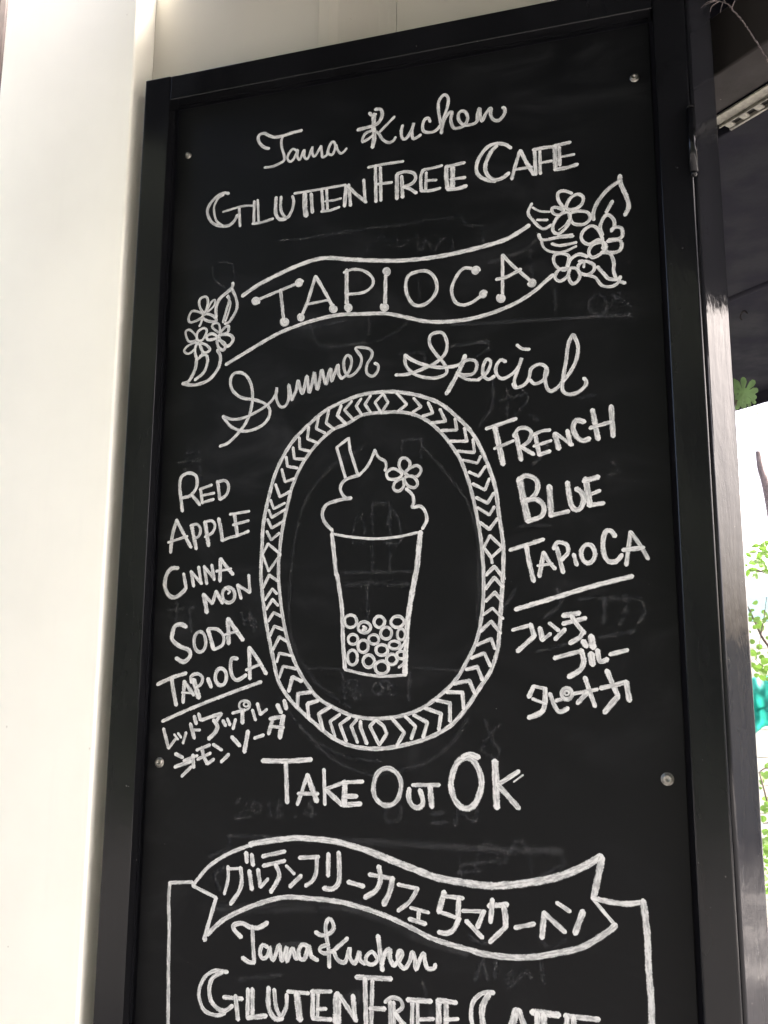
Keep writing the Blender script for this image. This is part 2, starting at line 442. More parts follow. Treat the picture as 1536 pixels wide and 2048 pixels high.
('chalk_chevron_pattern', 'row of chevrons and four diamonds filling the oval border', '''
G l 22 1065,110 1105,180 1050,265 1000,180 1065,110
G l 24 965,125 920,195 965,260
G l 24 890,150 850,210 895,280
G l 24 815,170 755,240 830,320
G l 28 730,205 700,285 765,350
G l 24 630,240 610,345 675,395
G l 24 550,290 530,390 600,425
G l 24 470,375 460,470 545,505
G l 24 395,460 400,550 475,570
G l 24 345,540 355,630 435,635
G l 24 290,615 300,690 380,705
G l 24 255,715 280,815 355,790
G l 24 205,835 240,935 325,890
G l 22 165,960 190,1030 280,985
G l 24 150,1040 175,1100 285,1035
G l 24 140,1115 175,1185 275,1125
G l 24 135,1210 170,1280 235,1225
G l 22 145,1310 245,1395 150,1530 100,1395 145,1310
L l 26 105,180 155,80 225,130
L l 24 120,280 180,190 215,230
L l 24 130,355 180,275 225,325
L l 24 145,450 190,380 250,410
L l 24 160,565 195,490 275,520
L l 26 185,675 235,575 295,610
L l 22 215,775 235,705 330,725
L l 24 235,900 265,810 370,830
L l 30 310,1010 340,895 415,930
L l 30 380,1130 385,1030 490,1015
L l 30 470,1230 460,1110 545,1085
L l 30 585,1320 550,1190 650,1130
L l 24 680,1370 640,1250 720,1195
L l 26 770,1410 720,1275 800,1215
L l 26 860,1420 810,1290 855,1235
L l 28 935,1430 885,1300 885,1250
L l 26 1000,1245 960,1290 1035,1440 1095,1350 1070,1290 1010,1240
L l 28 1175,1445 1235,1340 1130,1220
L l 26 1290,1390 1325,1290 1240,1210
L l 28 1385,1380 1420,1260 1310,1200
M l 28 550,1320 570,1190 440,1145
M l 28 640,1250 640,1105 530,1080
M l 28 750,1150 740,1020 610,1015
M l 28 840,1030 795,925 670,950
M l 28 900,920 860,815 770,835
M l 26 965,810 915,705 810,745
M l 26 1000,670 970,590 855,640
M l 28 1045,545 970,450 885,530
M l 22 1065,430 980,345 905,400
M l 26 1055,290 1000,220 925,290
M l 28 1065,175 995,100 925,190
M l 28 1075,110 995,10 930,80
H l 24 960,1245 1060,1340 970,1420 910,1340 960,1245
H l 22 970,1420 978,1465
H l 26 1020,1110 955,1195 880,1140
H l 24 995,1015 955,1080 860,1020
H l 26 990,905 940,985 850,940
H l 24 955,790 920,880 820,830
H l 24 925,690 870,770 790,735
H l 22 885,610 860,665 740,640
H l 24 825,475 835,580 700,570
H l 24 755,385 775,490 640,490
H l 24 680,310 695,400 570,405
H l 26 560,235 605,330 490,345
H l 24 465,180 505,265 420,290
H l 24 350,145 410,215 340,260
H l 24 215,105 295,195 225,250'''),
('chalk_cup_drawing', 'takeaway cup with straw and piled cream inside the oval', '''
G l 24 765,785 740,700 695,540 790,465 800,560 865,765
G c 24 880,755 940,690 985,600 1000,560
G c 24 1000,565 1030,620 1080,650 1090,690 1080,725
G c 26 880,760 780,790 735,830 725,880 760,940 810,945
G c 28 810,945 700,965 610,1000 580,1070 600,1140 655,1200
G o 24 1230,740 1195,690 1205,635 1245,625 1280,660 1270,710
G o 24 1240,740 1290,700 1340,685 1370,720 1340,770 1280,770
G o 24 1240,780 1300,770 1340,820 1320,860 1270,850 1240,810
G o 24 1220,790 1160,820 1150,870 1190,890 1230,850
G o 24 1215,750 1150,710 1095,740 1110,790 1180,790
G c 26 1250,870 1300,920 1310,980 1300,1020 1360,1010 1400,1050 1415,1120 1380,1190
G c 20 660,1230 800,1255 1000,1270 1180,1255 1340,1220
G l 22 655,1190 660,1240
Z c 8 664,1068 672,1144 675,1155 684,1217 686,1280 690,1337
Z c 10 841,1064 834,1135 830,1155 817,1230 812,1292 810,1347
L c 22 760,835 900,870 1050,890 1250,880
L c 20 1230,600 1245,610 1195,680
L c 20 1240,720 1235,780 1190,820'''),
('chalk_pearl_drawing', 'sixteen small rings at the bottom of the drawn cup', '''
L r 24 805,450 50,50
L r 24 915,500 50,45
L r 24 1035,455 42,45
L r 24 1180,455 52,45
L r 24 1090,545 45,48
L r 22 1210,555 32,45
L r 22 825,595 40,40
L r 24 905,650 42,50
L r 22 990,595 42,38
L r 24 1055,680 48,42
L r 22 1155,640 45,32
L r 24 820,740 40,60
L r 24 950,770 45,50
L r 26 1055,820 55,52
L r 24 1135,755 42,42
L r 22 1210,720 35,30
L c 22 900,520 930,510 905,490'''),
('chalk_lettering', 'capitals RED on the left of the oval', '''
J c 28 260,490 250,400 240,300 250,220 310,185 370,210 375,290 330,360 255,385
J c 28 335,360 370,400 400,440
J l 26 405,310 420,425
J l 24 400,315 495,280
J l 22 410,365 515,345
J l 24 420,420 510,395
J l 28 540,250 560,395
J c 26 540,255 600,245 630,290 610,360 560,395'''),
('chalk_lettering', 'capitals APPLE on the left of the oval', '''
J c 30 215,560 180,680 165,820
J c 28 215,565 270,670 330,780
J l 22 145,740 300,690
J l 32 335,610 370,790
J c 24 325,605 380,595 405,640 390,690 350,710
J l 34 440,575 470,765
J c 24 435,580 490,565 520,600 500,660 440,695
J c 32 550,550 565,620 580,725
J c 24 580,725 640,700 700,685 790,650
J l 30 675,510 700,685
J l 22 640,515 795,490
J l 24 665,600 790,565'''),
('chalk_lettering', 'capitals CINNAMON broken over two lines', '''
J c 34 225,945 170,950 130,1010 120,1090 150,1160 200,1180 260,1140 290,1100
J l 28 270,990 290,1100
J l 28 330,970 350,1090
J l 26 330,975 415,1070
J l 26 390,935 410,1070
J l 28 435,930 455,1070
J l 26 435,935 515,1030
J l 28 495,920 515,1040
J l 30 565,870 560,1050
J c 30 565,870 610,930 665,995
J l 22 530,970 650,950
J c 36 430,1155 445,1230 455,1300
J l 28 430,1155 500,1230 530,1130
J l 30 530,1130 580,1225
J r 28 630,1160 50,62
J c 18 600,1100 640,1130 625,1150
J l 26 700,1080 730,1190
J l 26 700,1080 800,1140
J l 24 790,1000 800,1140'''),
('chalk_lettering', 'capitals SODA on the left of the oval', '''
K c 34 290,215 250,195 200,210 180,270 180,320 240,370 310,400 320,450 270,495 210,465
K r 28 400,335 48,82
K l 34 465,235 510,395
K c 26 465,230 540,235 590,290 580,360 515,395
K l 36 625,150 630,350
K c 36 625,150 680,230 745,320
K l 20 590,280 700,250'''),
('chalk_lettering', 'capitals TAPIOCA underlined at lower left', '''
K c 30 60,675 180,620 290,585
K l 34 175,630 190,740 210,840
K l 30 275,650 265,820
K l 30 275,650 350,760
K l 18 255,740 340,745
K l 44 350,640 390,780
K c 26 330,660 330,610 380,590 420,620 410,670 370,700
K l 34 465,630 490,695
K r 30 568,615 45,68
K c 30 700,470 655,470 645,540 660,610 700,640 770,600
K l 32 795,380 800,630
K c 30 795,380 860,470 930,590
K l 24 770,560 890,510'''),
('chalk_underline', 'slanting underline at lower left', '''
K c 27 100,970 300,880 600,760 890,655'''),
('chalk_lettering', 'two lines of katakana at lower left', '''
K c 28 110,1030 130,1110 150,1185
K l 24 150,1185 215,1100
K l 20 195,1075 225,1115
K l 20 225,1065 250,1100
K l 24 290,1060 265,1145
K l 30 325,990 355,1105
K l 24 335,1040 400,1040
K l 30 355,930 370,990
K l 30 390,910 405,960
K l 28 415,960 575,905 530,970
K c 34 510,960 540,1010 520,1060 470,1110
K l 30 585,965 605,1005
K l 26 620,950 640,1000
K l 26 685,955 665,1030
K r 18 757,842 45,38
K r 14 770,835 20,18
K c 24 660,905 700,895 760,880
K l 34 740,890 740,985
K l 26 820,880 845,960
K l 30 860,830 885,915
K l 24 885,915 935,875
K l 36 1020,840 1050,900
K l 34 1075,805 1090,870
K l 26 835,1105 910,1080
K l 32 985,945 950,1070
K l 30 960,950 1075,930
K l 40 1065,930 1040,1100
K l 26 960,1010 1070,1020
K l 32 655,1095 720,1165
K l 34 785,1050 755,1215
K l 30 205,1230 262,1260
K l 30 200,1335 330,1290
K l 24 270,1285 380,1245
K l 30 345,1240 350,1340
K l 26 330,1335 255,1410
K l 26 375,1200 480,1160
K l 24 380,1275 485,1225
K c 30 415,1180 430,1250 460,1310
K l 28 460,1310 510,1275
K l 26 505,1155 575,1200
K l 28 630,1235 570,1295'''),
('chalk_lettering', 'capitals FRENCH on the right of the oval', '''
F l 28 130,950 370,870
F l 42 200,940 265,1235
F l 24 195,1110 350,1045
F l 34 365,980 410,1200
F c 30 350,1010 390,950 450,945 490,980 470,1050 390,1110
F l 30 400,1090 510,1155
F l 34 520,990 555,1160
F c 26 510,1000 570,970 640,960
F l 24 510,1090 650,1045
F l 30 560,1155 640,1130
F l 40 680,990 710,1110
F l 26 680,985 820,1080
F l 34 780,965 805,1080
F c 38 915,895 850,885 825,940 850,1010 900,1045 955,1030
F l 38 980,800 1025,1035
F l 38 1130,770 1145,1010
F l 28 960,945 1130,895'''),
('chalk_lettering', 'capitals BLUE on the right of the oval', '''
I l 48 395,230 430,400 465,570
I c 36 390,240 450,205 530,240 540,320 490,390 430,405
I c 36 430,405 530,395 590,450 570,530 460,570
I l 44 635,290 650,525
I l 30 640,525 790,490
I c 38 780,260 800,400 830,470 880,470 910,400 890,340 850,310
I l 44 925,230 960,445
I l 38 910,250 1030,215
I l 26 950,360 1040,325
I l 32 965,440 1070,425'''),
('chalk_lettering', 'capitals TAPIOCA underlined on the right of the oval', '''
I l 30 320,800 450,760 590,715
I c 34 450,765 470,880 510,1050
I l 34 590,820 555,1010
I c 30 590,820 630,890 680,950
I l 20 540,925 660,910
I l 32 695,780 745,980
I c 30 670,790 700,740 770,755 785,820 730,880
I l 30 830,835 855,920
I r 32 945,830 55,75
I c 34 1160,690 1130,650 1090,650 1065,720 1070,830 1110,890 1170,890 1215,840
I l 30 1285,655 1250,920
I c 30 1285,655 1360,760 1425,870
I c 32 1225,800 1310,790 1390,780'''),
('chalk_underline', 'slanting underline on the right of the oval', '''
I c 33 365,1275 650,1190 980,1090 1300,1010'''),
('chalk_lettering', 'three lines of katakana on the right of the oval', '''
N l 26 340,320 490,280
N l 36 485,275 515,370
N l 32 515,370 380,490
N l 38 560,305 580,400
N l 26 580,400 645,350
N l 28 635,265 710,325
N l 32 760,315 680,395
N l 36 745,205 875,185
N l 32 745,270 925,225
N c 32 810,205 860,280 915,345
N l 34 910,330 880,380 800,425
N l 42 905,410 930,450
N l 48 970,370 985,460
N l 30 675,545 900,485
N c 36 890,480 910,570 880,640 790,695
N l 48 970,510 980,595
N c 34 1020,480 1040,570 1100,555
N l 30 1120,515 1260,480
N l 34 510,770 470,855
N l 24 510,770 610,790
N c 36 600,790 600,900 570,980 470,1020
N l 22 500,870 600,910
N c 32 640,830 680,930 720,975 785,945
N l 28 690,885 760,865
N r 28 775,830 42,45
N r 14 775,825 18,16
N l 32 920,700 960,820 1000,930
N l 26 830,830 1020,795
N l 32 940,820 860,905
N l 36 1095,645 1140,750 1185,850
N l 40 1185,850 1075,980
N c 32 1045,785 1160,760 1250,735
N l 38 1250,735 1275,885'''),
('chalk_lettering', 'capitals TAKE OUT OK below the oval', '''
O l 36 100,325 300,330 490,316
O l 34 288,345 298,660
O l 30 460,440 380,675
O l 40 460,440 535,650
O l 28 385,588 545,590
O l 28 592,395 600,675
O l 28 600,555 750,500
O l 36 610,560 740,680
O l 44 760,495 755,680
O l 28 740,500 905,492
O l 34 750,610 855,610
O c 36 745,680 885,670
O r 34 1098,535 112,150
O c 36 1275,550 1270,620 1300,685 1350,700 1385,660 1360,560
O l 28 1300,520 1515,520
O l 40 1440,530 1455,695
P r 42 770,505 120,205
P c 38 740,300 800,275 870,300
P l 48 1000,330 1015,700
P l 32 1020,520 1190,410
P l 12 1150,495 1225,440
P l 38 1020,515 1190,705'''),
('chalk_ribbon_line', 'large hand-drawn ribbon outline with notched ends at the bottom', '''
Z c 7 386,1772 395,1759 420,1731 460,1706 512,1686
Z c 10 500,1690 512,1686 575,1677 600,1676 650,1680 684,1686 732,1700
Z c 12 732,1700 775,1717 820,1735 870,1754 920,1764 970,1771 1002,1771 1052,1766 1115,1754 1165,1734 1202,1713
S l 44 1058,205 990,520
S l 24 980,530 1165,750
Z c 10 1231,1850 1215,1864 1165,1894 1115,1906 1065,1914 1015,1914 965,1907 945,1901
Z c 8.5 945,1901 870,1879 820,1854 770,1831 720,1814 682,1804 645,1799 620,1797 575,1794 537,1801 487,1819 445,1841 415,1869
Q l 26 345,430 530,525
Q l 30 530,525 435,850
Q d 24 437,855'''),
('chalk_border_line', 'left side of the drawn box under the ribbon', '''
Q l 26 155,405 340,400
Q c 28 160,410 150,550 155,750 150,1000 148,1250 145,1536 143,1650'''),
('chalk_border_line', 'right side of the drawn box under the ribbon', '''
S c 34 980,525 1100,555 1250,575 1360,562
S c 42 1385,550 1400,650 1420,850 1430,1100 1450,1350 1455,1536 1460,1650'''),
('chalk_lettering', 'katakana line curving through the bottom ribbon', '''
Q c 26 625,275 625,380 595,495
Q l 22 620,295 730,290
Q c 32 725,285 735,400 710,480 645,575
Q l 34 770,165 775,240
Q l 34 815,180 825,265
Q l 34 795,310 815,460
Q l 32 865,300 885,440
Q l 26 885,440 945,375
Q l 30 900,195 1080,155
Q l 28 905,270 1080,230
Q c 34 1005,260 1035,340 1010,410 965,480
Q l 24 1090,270 1155,335
Q l 32 1210,350 1120,435
Q l 30 1195,205 1350,200
Q c 30 1335,200 1330,320 1300,390 1245,430
O l 34 628,1070 625,1245
O c 36 710,1060 715,1200 710,1300 660,1350 590,1345
O l 32 785,1295 910,1330
O l 30 955,1235 1150,1270
O c 36 1030,1170 1045,1270 1010,1360 920,1420
O c 40 1140,1265 1120,1370 1070,1475
O l 28 1185,1315 1345,1350
O c 30 1340,1350 1280,1450 1185,1525
R l 26 805,605 950,645
R l 30 870,640 865,720
R l 32 795,695 925,735
R l 40 1075,480 1030,640
R l 30 1060,510 1225,530
R l 36 1190,530 1185,690
R l 28 1030,635 1200,695
R c 34 1190,695 1150,780 1090,810 1030,800
R l 26 1220,630 1400,635
R l 34 1390,635 1340,760
R l 32 1250,710 1380,845
S l 34 180,540 165,720
S l 36 150,590 300,580
S c 40 270,590 285,680 285,760
S l 34 285,760 160,880
S l 30 360,765 515,735
S l 38 595,645 575,845
S l 34 595,650 760,800
S l 28 695,565 800,635
S l 40 905,635 840,810'''),
('chalk_lettering', 'script words Tama Kuchen under the bottom ribbon', '''
Q c 34 730,840 680,790 670,745 740,730 800,760 870,765 940,725
Q c 30 820,755 825,900 835,1040
Q c 32 835,1045 790,1040 740,1005
Q c 30 940,920 900,905 880,960 900,1010 940,990 960,920 965,980 990,1020 1035,905 1055,1030 1095,920 1095,1035 1140,930 1165,1010 1190,1000
Q c 32 1270,920 1220,900 1190,950 1200,1010 1240,1010 1270,910 1290,990 1340,1025
R c 30 45,800 90,825 150,815 190,770 175,710 145,700 125,760 135,850 150,950 155,1080
R c 28 150,900 90,920 80,950 120,970 190,950
R l 30 300,850 190,950
R c 30 190,950 220,1020 280,1040 310,950 320,930 320,1000 360,1050 395,955 400,1020 440,1055
R o 28 500,960 455,990 450,1040 500,1060 540,1020
R c 34 545,830 560,950 580,1105
R c 34 575,1060 600,970 640,940 640,1010 670,1070
R c 30 670,1070 720,1020 740,970 715,950 700,1000 720,1060 760,1090 800,1030 820,960 840,1020 850,1100 880,1020 910,970 920,1030 940,1090 990,1090 1005,1060'''),
('chalk_lettering', 'outlined capitals GLUTEN FREE CAFE at the bottom edge of view', '''
Q c 28 620,1120 520,1110 440,1160 395,1260 400,1350 440,1430 530,1465 600,1450
Q c 32 580,1120 500,1170 475,1260 490,1350 540,1410 600,1430 660,1390
Q l 30 590,1320 740,1335
Q l 34 685,1310 705,1500
Q l 30 785,1255 780,1480
Q l 34 820,1255 820,1480
Q l 34 780,1485 930,1470
Q c 36 950,1245 950,1400 1000,1490 1060,1490
Q c 30 995,1260 1010,1400 1050,1470 1090,1400 1095,1300
Q l 26 1100,1275 1270,1290
Q l 50 1175,1290 1200,1500
Q l 34 1305,1270 1300,1480
Q l 26 1345,1290 1340,1480
Q l 28 1290,1275 1450,1275
Q l 26 1340,1415 1410,1415
Q l 30 1300,1490 1450,1500
R l 60 220,1300 215,1530
R l 34 240,1310 370,1510
R l 36 345,1310 360,1500
R l 34 370,1160 650,1175
R l 34 440,1170 450,1560
R l 30 500,1190 490,1560
R l 32 480,1410 600,1415
R l 30 640,1350 645,1600
R l 26 670,1360 675,1600
R c 28 600,1360 650,1325 720,1340 740,1400 680,1450
R l 36 680,1450 740,1530 800,1590
R l 30 820,1350 815,1600
R l 26 860,1350 865,1600
R l 34 780,1340 970,1355
R l 26 880,1500 990,1495
R l 40 1030,1345 1030,1610
R l 36 1090,1345 1090,1610
R l 34 1020,1345 1170,1365
R l 26 1080,1500 1185,1495
R l 30 1020,1612 1190,1605
R l 30 815,1604 990,1598
R c 30 1470,1285 1380,1290 1310,1350 1290,1440 1300,1536 1350,1620 1450,1640
R c 40 1430,1300 1380,1400 1385,1536 1430,1620 1500,1620
S l 50 370,1425 340,1536 310,1650
S l 40 390,1425 430,1536 470,1650
S l 30 340,1590 450,1590
S l 44 495,1440 710,1465
S l 40 540,1450 540,1660
S l 40 590,1460 595,1660
S l 34 760,1470 1030,1500
S l 36 775,1480 775,1670
S l 36 830,1480 830,1670
S l 30 780,1590 980,1590
S l 30 780,1670 1030,1670'''),
]
GHOST = '''
Z c 9 725,895 675,922 640,960 612,1000 597,1047 585,1110 580,1180 578,1250 600,1317 640,1372 700,1415
Z c 8 845,893 880,932 915,975 937,1010 952,1060 958,1150 955,1240
Z c 10 600,1452 637,1495 687,1530 737,1548 800,1542 850,1525 900,1490 935,1440
Z c 7 560,1395 590,1440 640,1487 700,1515 760,1522
Z l 7 620,1336 690,1338
Z c 7 825,1336 870,1337 915,1341
Z l 9 684,465 921,432 934,452 969,450 966,482
Z c 8 560,480 600,478 684,465
Z c 7 734,500 750,485 766,470 780,492 790,470 800,495 830,470 838,500
Z l 8 845,500 850,478 870,500 882,478 905,482 905,500
Z o 8 435,527 460,525 470,550 455,575 430,560 425,540
Z c 8 560,640 600,655 650,650 690,640
Z c 8 620,650 640,690 700,690 735,670 740,630
Z c 7 700,690 760,680 810,650 835,605 838,565
Z l 9 905,692 975,684
Z l 10 800,708 850,704 850,722
Z l 8 905,650 1100,640 1260,628
Z l 8 1020,640 1260,632
Z c 8 980,525 1010,515 1050,500 1070,480
Z l 8 1060,500 1065,560
Z l 8 1110,580 1110,620
Z o 8 1180,600 1200,590 1215,610 1200,630 1180,620
Z l 8 1225,590 1262,612
Z l 8 1210,625 1240,585
Z l 10 960,685 975,682 978,700 955,712
Z c 8 985,760 985,810 960,850
Z l 8 1000,800 1045,790
Z l 8 1015,780 1015,830
Z c 8 1045,780 1055,800 1030,830
Z l 8 1060,830 1076,840
Z l 9 1160,795 1190,790
Z c 8 1225,925 1240,940 1215,950
Z c 9 1030,1180 1000,1230
Z l 10 1160,1198 1280,1196
Z l 10 1209,1195 1208,1245
Z c 10 1250,1190 1252,1220 1240,1248
Z c 9 1285,1205 1288,1225 1278,1245
Z c 9 1115,1180 1120,1210 1090,1235
Z l 9 1200,1275 1270,1262
Z l 9 1075,1302 1130,1290
Z l 9 1041,1052 1100,1050
Z c 8 1095,890 1080,915 1065,930
Z l 10 358,925 400,920
Z l 8 375,905 400,903
Z l 9 370,940 372,965
Z l 9 400,935 402,962
Z l 9 337,1219 390,1215
Z l 9 355,1205 352,1240
Z l 9 380,1225 382,1262
Z l 8 482,1225 490,1250
Z c 9 490,1240 510,1240 508,1262
Z l 9 500,1225 505,1250
Z c 9 472,1605 485,1597 496,1608 485,1625 470,1638 500,1634
Z o 8 511,1602 522,1614 515,1628 504,1616
Z l 8 539,1605 541,1632
Z o 8 556,1598 566,1606 554,1616 566,1628 552,1632 556,1614
Z d 4 590,1634
Z l 8 622,1605 608,1628 632,1628
Z l 8 624,1612 624,1636
Z o 9 775,1612 800,1612 798,1640 772,1640
Z l 10 865,1628 885,1626
Z l 10 865,1645 890,1645
Z l 9 910,1650 915,1620 950,1645 955,1622
Z c 16 600,1678 700,1682 850,1690 1000,1700 1110,1702
Z l 10 1120,1700 1128,1730 1080,1755
Z c 7 910,1690 920,1720 925,1765
Z l 7 1060,1700 1066,1770
Z l 8 925,1730 990,1722
Z l 8 915,1745 960,1742
Z c 8 950,1735 965,1690 985,1690 1000,1730
Z c 8 1010,1725 1035,1680 1055,1700
Z l 9 460,1672 455,1700 420,1712
Z l 8 455,1672 560,1673
Z c 9 440,1780 430,1750 450,1735
Z c 22 440,1815 500,1818 600,1815 720,1812
Z c 22 690,1815 760,1835 830,1870 930,1905
Z l 12 520,1900 600,1885
Z l 10 480,1960 560,1950
Z o 10 700,1990 715,1985 718,2005 702,2008
Z l 9 845,1965 865,2030
Z l 9 950,1960 965,1920 975,1960
Z l 9 990,1955 992,1925
Z o 9 1015,1955 1025,1945 1030,1965 1015,1970
Z l 9 1040,1955 1050,1940 1062,1955
Z l 9 1082,1930 1088,1965
Z c 8 1075,1870 1100,1895 1130,1880
Z c 8 940,1870 955,1885 985,1885
Z c 8 705,1080 708,1050 722,1030 730,1060 725,1085 705,1085
Z c 8 775,1050 785,1020 800,1050 800,1085 770,1085
Z l 8 745,1010 745,1140
Z l 8 745,1008 780,1005 780,1140
Z l 8 690,1145 830,1143
Z c 14 695,1170 760,1165 830,1172
Z l 8 735,1170 735,1240
Z r 7 705,1370 10,10
Z r 7 755,1378 10,10
Z r 7 785,1380 8,9
Z r 7 715,1390 9,8
Z r 7 770,1368 8,8
Z l 9 685,1345 690,1400
Z l 9 820,1345 818,1400
Z c 8 1000,1450 975,1475 965,1500 990,1515 1000,1500
Z c 8 970,1440 985,1480 1000,1500
Z l 7 805,880 845,878 842,915
Z l 7 805,882 803,915
Z l 7 660,1440 700,1460
'''
# ------------------------------------------------------------------ the setting
box('ground', (-14, -16, -.2), (14, 16, 0), M['paving'], kind='structure')
for bx in (4.15, 4.95, 5.95):  # unseen pale strips, added to put bright bands in the post's reflection
    box('reflection_band', (bx, -6, .004), (bx+.42, 9, .010), M['white'], kind='structure')
UD = Vector((-.7416, .6704, 0)).normalized()      # direction of the building's beams
VD = Vector((UD.y, -UD.x, 0))
if VD.y < 0: VD = -VD
def uv(u, v, z): return Vector((UD.x*u+VD.x*v, UD.y*u+VD.y*v, z))
def vz(px, py, z):
    p = atz(px, py, z); return p.dot(VD)
MUV = Matrix(((UD.x, VD.x, 0, 0), (UD.y, VD.y, 0, 0), (0, 0, 1, 0), (0, 0, 0, 1)))
ZC = 2.51; UE = -.80; UB = -.24
v118, v200, v222, v248, v590, v812 = [vz(1480, y, ZC) for y in (118, 201, 221, 247, 590, 812)]
canopy = thing('canopy', 'black steel canopy roof with flat soffit plates, high at the right beside the post', 'canopy')
box('roof_slab', (UE, -.2, 2.90), (1.6, v812+.02, 3.0), M['canopy'], canopy, mtx=MUV)
box('roof_slab', (-1.9, -1.3, 2.901), (.6, -.201, 3.0), M['canopy'], canopy, mtx=MUV)  # unseen stretch over the camera, added to darken the board's reflections
box('soffit_plate', (UE, v248+.004, ZC), (2.2, v590-.012, ZC+.02), M['canopy'], canopy, .003, 2, MUV)
box('soffit_plate', (UE, v590+.014, ZC+.03), (2.2, v812, ZC+.05), M['canopy'], canopy, .003, 2, MUV)
bmt = tube_bm([uv(UE, v590, ZC+.005), uv(2.2, v590, ZC+.005)], .012, 12)
obj('edge_tube', bmt, M['canopy'], canopy, smooth=True)
box('fascia_plate', (UE, v812+.003, ZC-.01), (2.2, v812+.018, 2.899), M['canopy'], canopy, .002, 2, MUV)
hk = atz(1487, 622, ZC+.03)
hp = []
for i in range(10):
    a = math.radians(-60+i*26); hp.append(hk + UD*.012*math.cos(a) + Vector((0, 0, -.014+.012*math.sin(a))) )
obj('ceiling_hook', tube_bm(hp, .0022, 6), M['beam'], canopy, smooth=True)
uP = -.0685
beam = box('steel_beam', (UB, v118, ZC), (.06, v200-.002, 2.62), M['beam'], None, .004, 2, MUV,
           label='dull brown-black steel beam running from the post to the upper right, above the slotted channel', cat='beam')
box('ceiling_plate', (UB, v118-.9, 2.63), (uP-.15, v200, 2.65), M['canopy'], canopy, mtx=MUV)
ch = thing('slotted_channel', 'galvanised steel channel with a row of slots fixed under the canopy at upper right', 'channel')
box('upper_flange', (UB, v200, ZC-.004), (.06, v222, ZC), M['zinc'], ch, .001, 1, MUV)
box('flange_lip', (UB, v222-.001, ZC-.010), (.06, v222+.002, ZC-.0045), M['zinc'], ch, .0008, 1, MUV)
box('shade_backing', (UB, v222+.003, ZC+.008), (.06, v248, ZC+.012), M['dark'], ch, mtx=MUV)
box('outer_rail', (UB, v248-.005, ZC-.004), (.06, v248+.001, ZC+.004), M['zinc'], ch, .001, 1, MUV)
me = None
k = 0; u = .05
while u > UB+.02 and k < 120:
    if me is None:
        bm = bmesh.new(); add_box(bm, (-.007, 0, 0), (.007, v248-v222-.011, .004)); bev(bm, .0012, 2)
        o = obj('crossbar', bm, M['zinc'], ch); me = o.data
    else:
        o = obj('crossbar', me, None, ch)
    o.matrix_world = Matrix.Translation(uv(u, v222+.004, ZC-.003)) @ MUV
    u -= .031; k += 1
for k in range(1):
    bm = bmesh.new()
    c = bmesh.ops.create_circle(bm, cap_ends=True, radius=.006, segments=14)
    for v in bm.verts: v.co.x *= 1.9
    o = obj('slot_hole', bm, M['dark'], ch); o.matrix_world = Matrix.Translation(uv(uP-.045-.19*k, (v200+v222)/2, ZC-.0045)) @ MUV

# ---- walls at the left
XE = -.9353
box('white_wall', (-4.0, -.03, 0), (XE, .30, 2.895), M['wall'], None, .004, 3,
    label='bright cream-white painted wall standing left of the chalkboard', cat='wall')
X1 = at(638, 70, .036).x; X2 = at(788, 40, .10).x
pw = thing('panel_wall', 'cream wall of folded metal panels, seen above the top of the chalkboard', 'wall')
def prism(name, pts, z0, z1, mat, parent, r=0, smooth=False):
    bm = bmesh.new(); n = len(pts)
    a = [bm.verts.new((p[0], p[1], z0)) for p in pts]; b = [bm.verts.new((p[0], p[1], z1)) for p in pts]
    for i in range(n): bm.faces.new((a[i], a[(i+1) % n], b[(i+1) % n], b[i]))
    bm.faces.new(a); bm.faces.new(b); bmesh.ops.recalc_face_normals(bm, faces=bm.faces)
    return obj(name, bm, mat, parent, smooth=smooth)
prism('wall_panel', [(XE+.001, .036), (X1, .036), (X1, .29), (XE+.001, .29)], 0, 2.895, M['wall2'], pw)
crv = [(X1+.001, .030)]
for i in range(9):
    t = i/8; crv.append((X1+.004+(X2-X1)*t, .031+.07*(3*t*t-2*t*t*t)))
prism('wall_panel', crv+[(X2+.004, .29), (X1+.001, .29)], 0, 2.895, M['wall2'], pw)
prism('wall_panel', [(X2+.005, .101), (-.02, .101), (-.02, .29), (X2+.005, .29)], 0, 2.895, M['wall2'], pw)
px_ = at(4, 60, -.15)
obj('downpipe', tube_bm([(px_.x-.02, -.15, 0), (px_.x-.006, -.15, 2.9)], .012, 8), M['brown'], None,
    label='thin dark brown pipe at the far left edge of the white wall', cat='pipe')

# ---- post beside the leaf, turned like the building
A = Vector((.0695, -.026, 0))
cp = [A, A+VD*.0595, A+VD*.0595+UD*.10, A+UD*.10]
bm = bmesh.new(); a = [bm.verts.new((p.x, p.y, 0)) for p in cp]; b = [bm.verts.new((p.x, p.y, 2.895)) for p in cp]
for i in range(4): bm.faces.new((a[i], a[(i+1) % 4], b[(i+1) % 4], b[i]))
bm.faces.new(a); bm.faces.new(b); bmesh.ops.recalc_face_normals(bm, faces=bm.faces)
res = bmesh.ops.bevel(bm, geom=[e for e in bm.edges if abs(e.verts[0].co.z-e.verts[1].co.z) > 1], offset=.005, segments=4, profile=.5, affect='EDGES')
for f in res['faces']: f.smooth = True
obj('steel_post', bm, M['post'], None, label='square glossy black steel post at the right of the chalkboard leaf', cat='post')

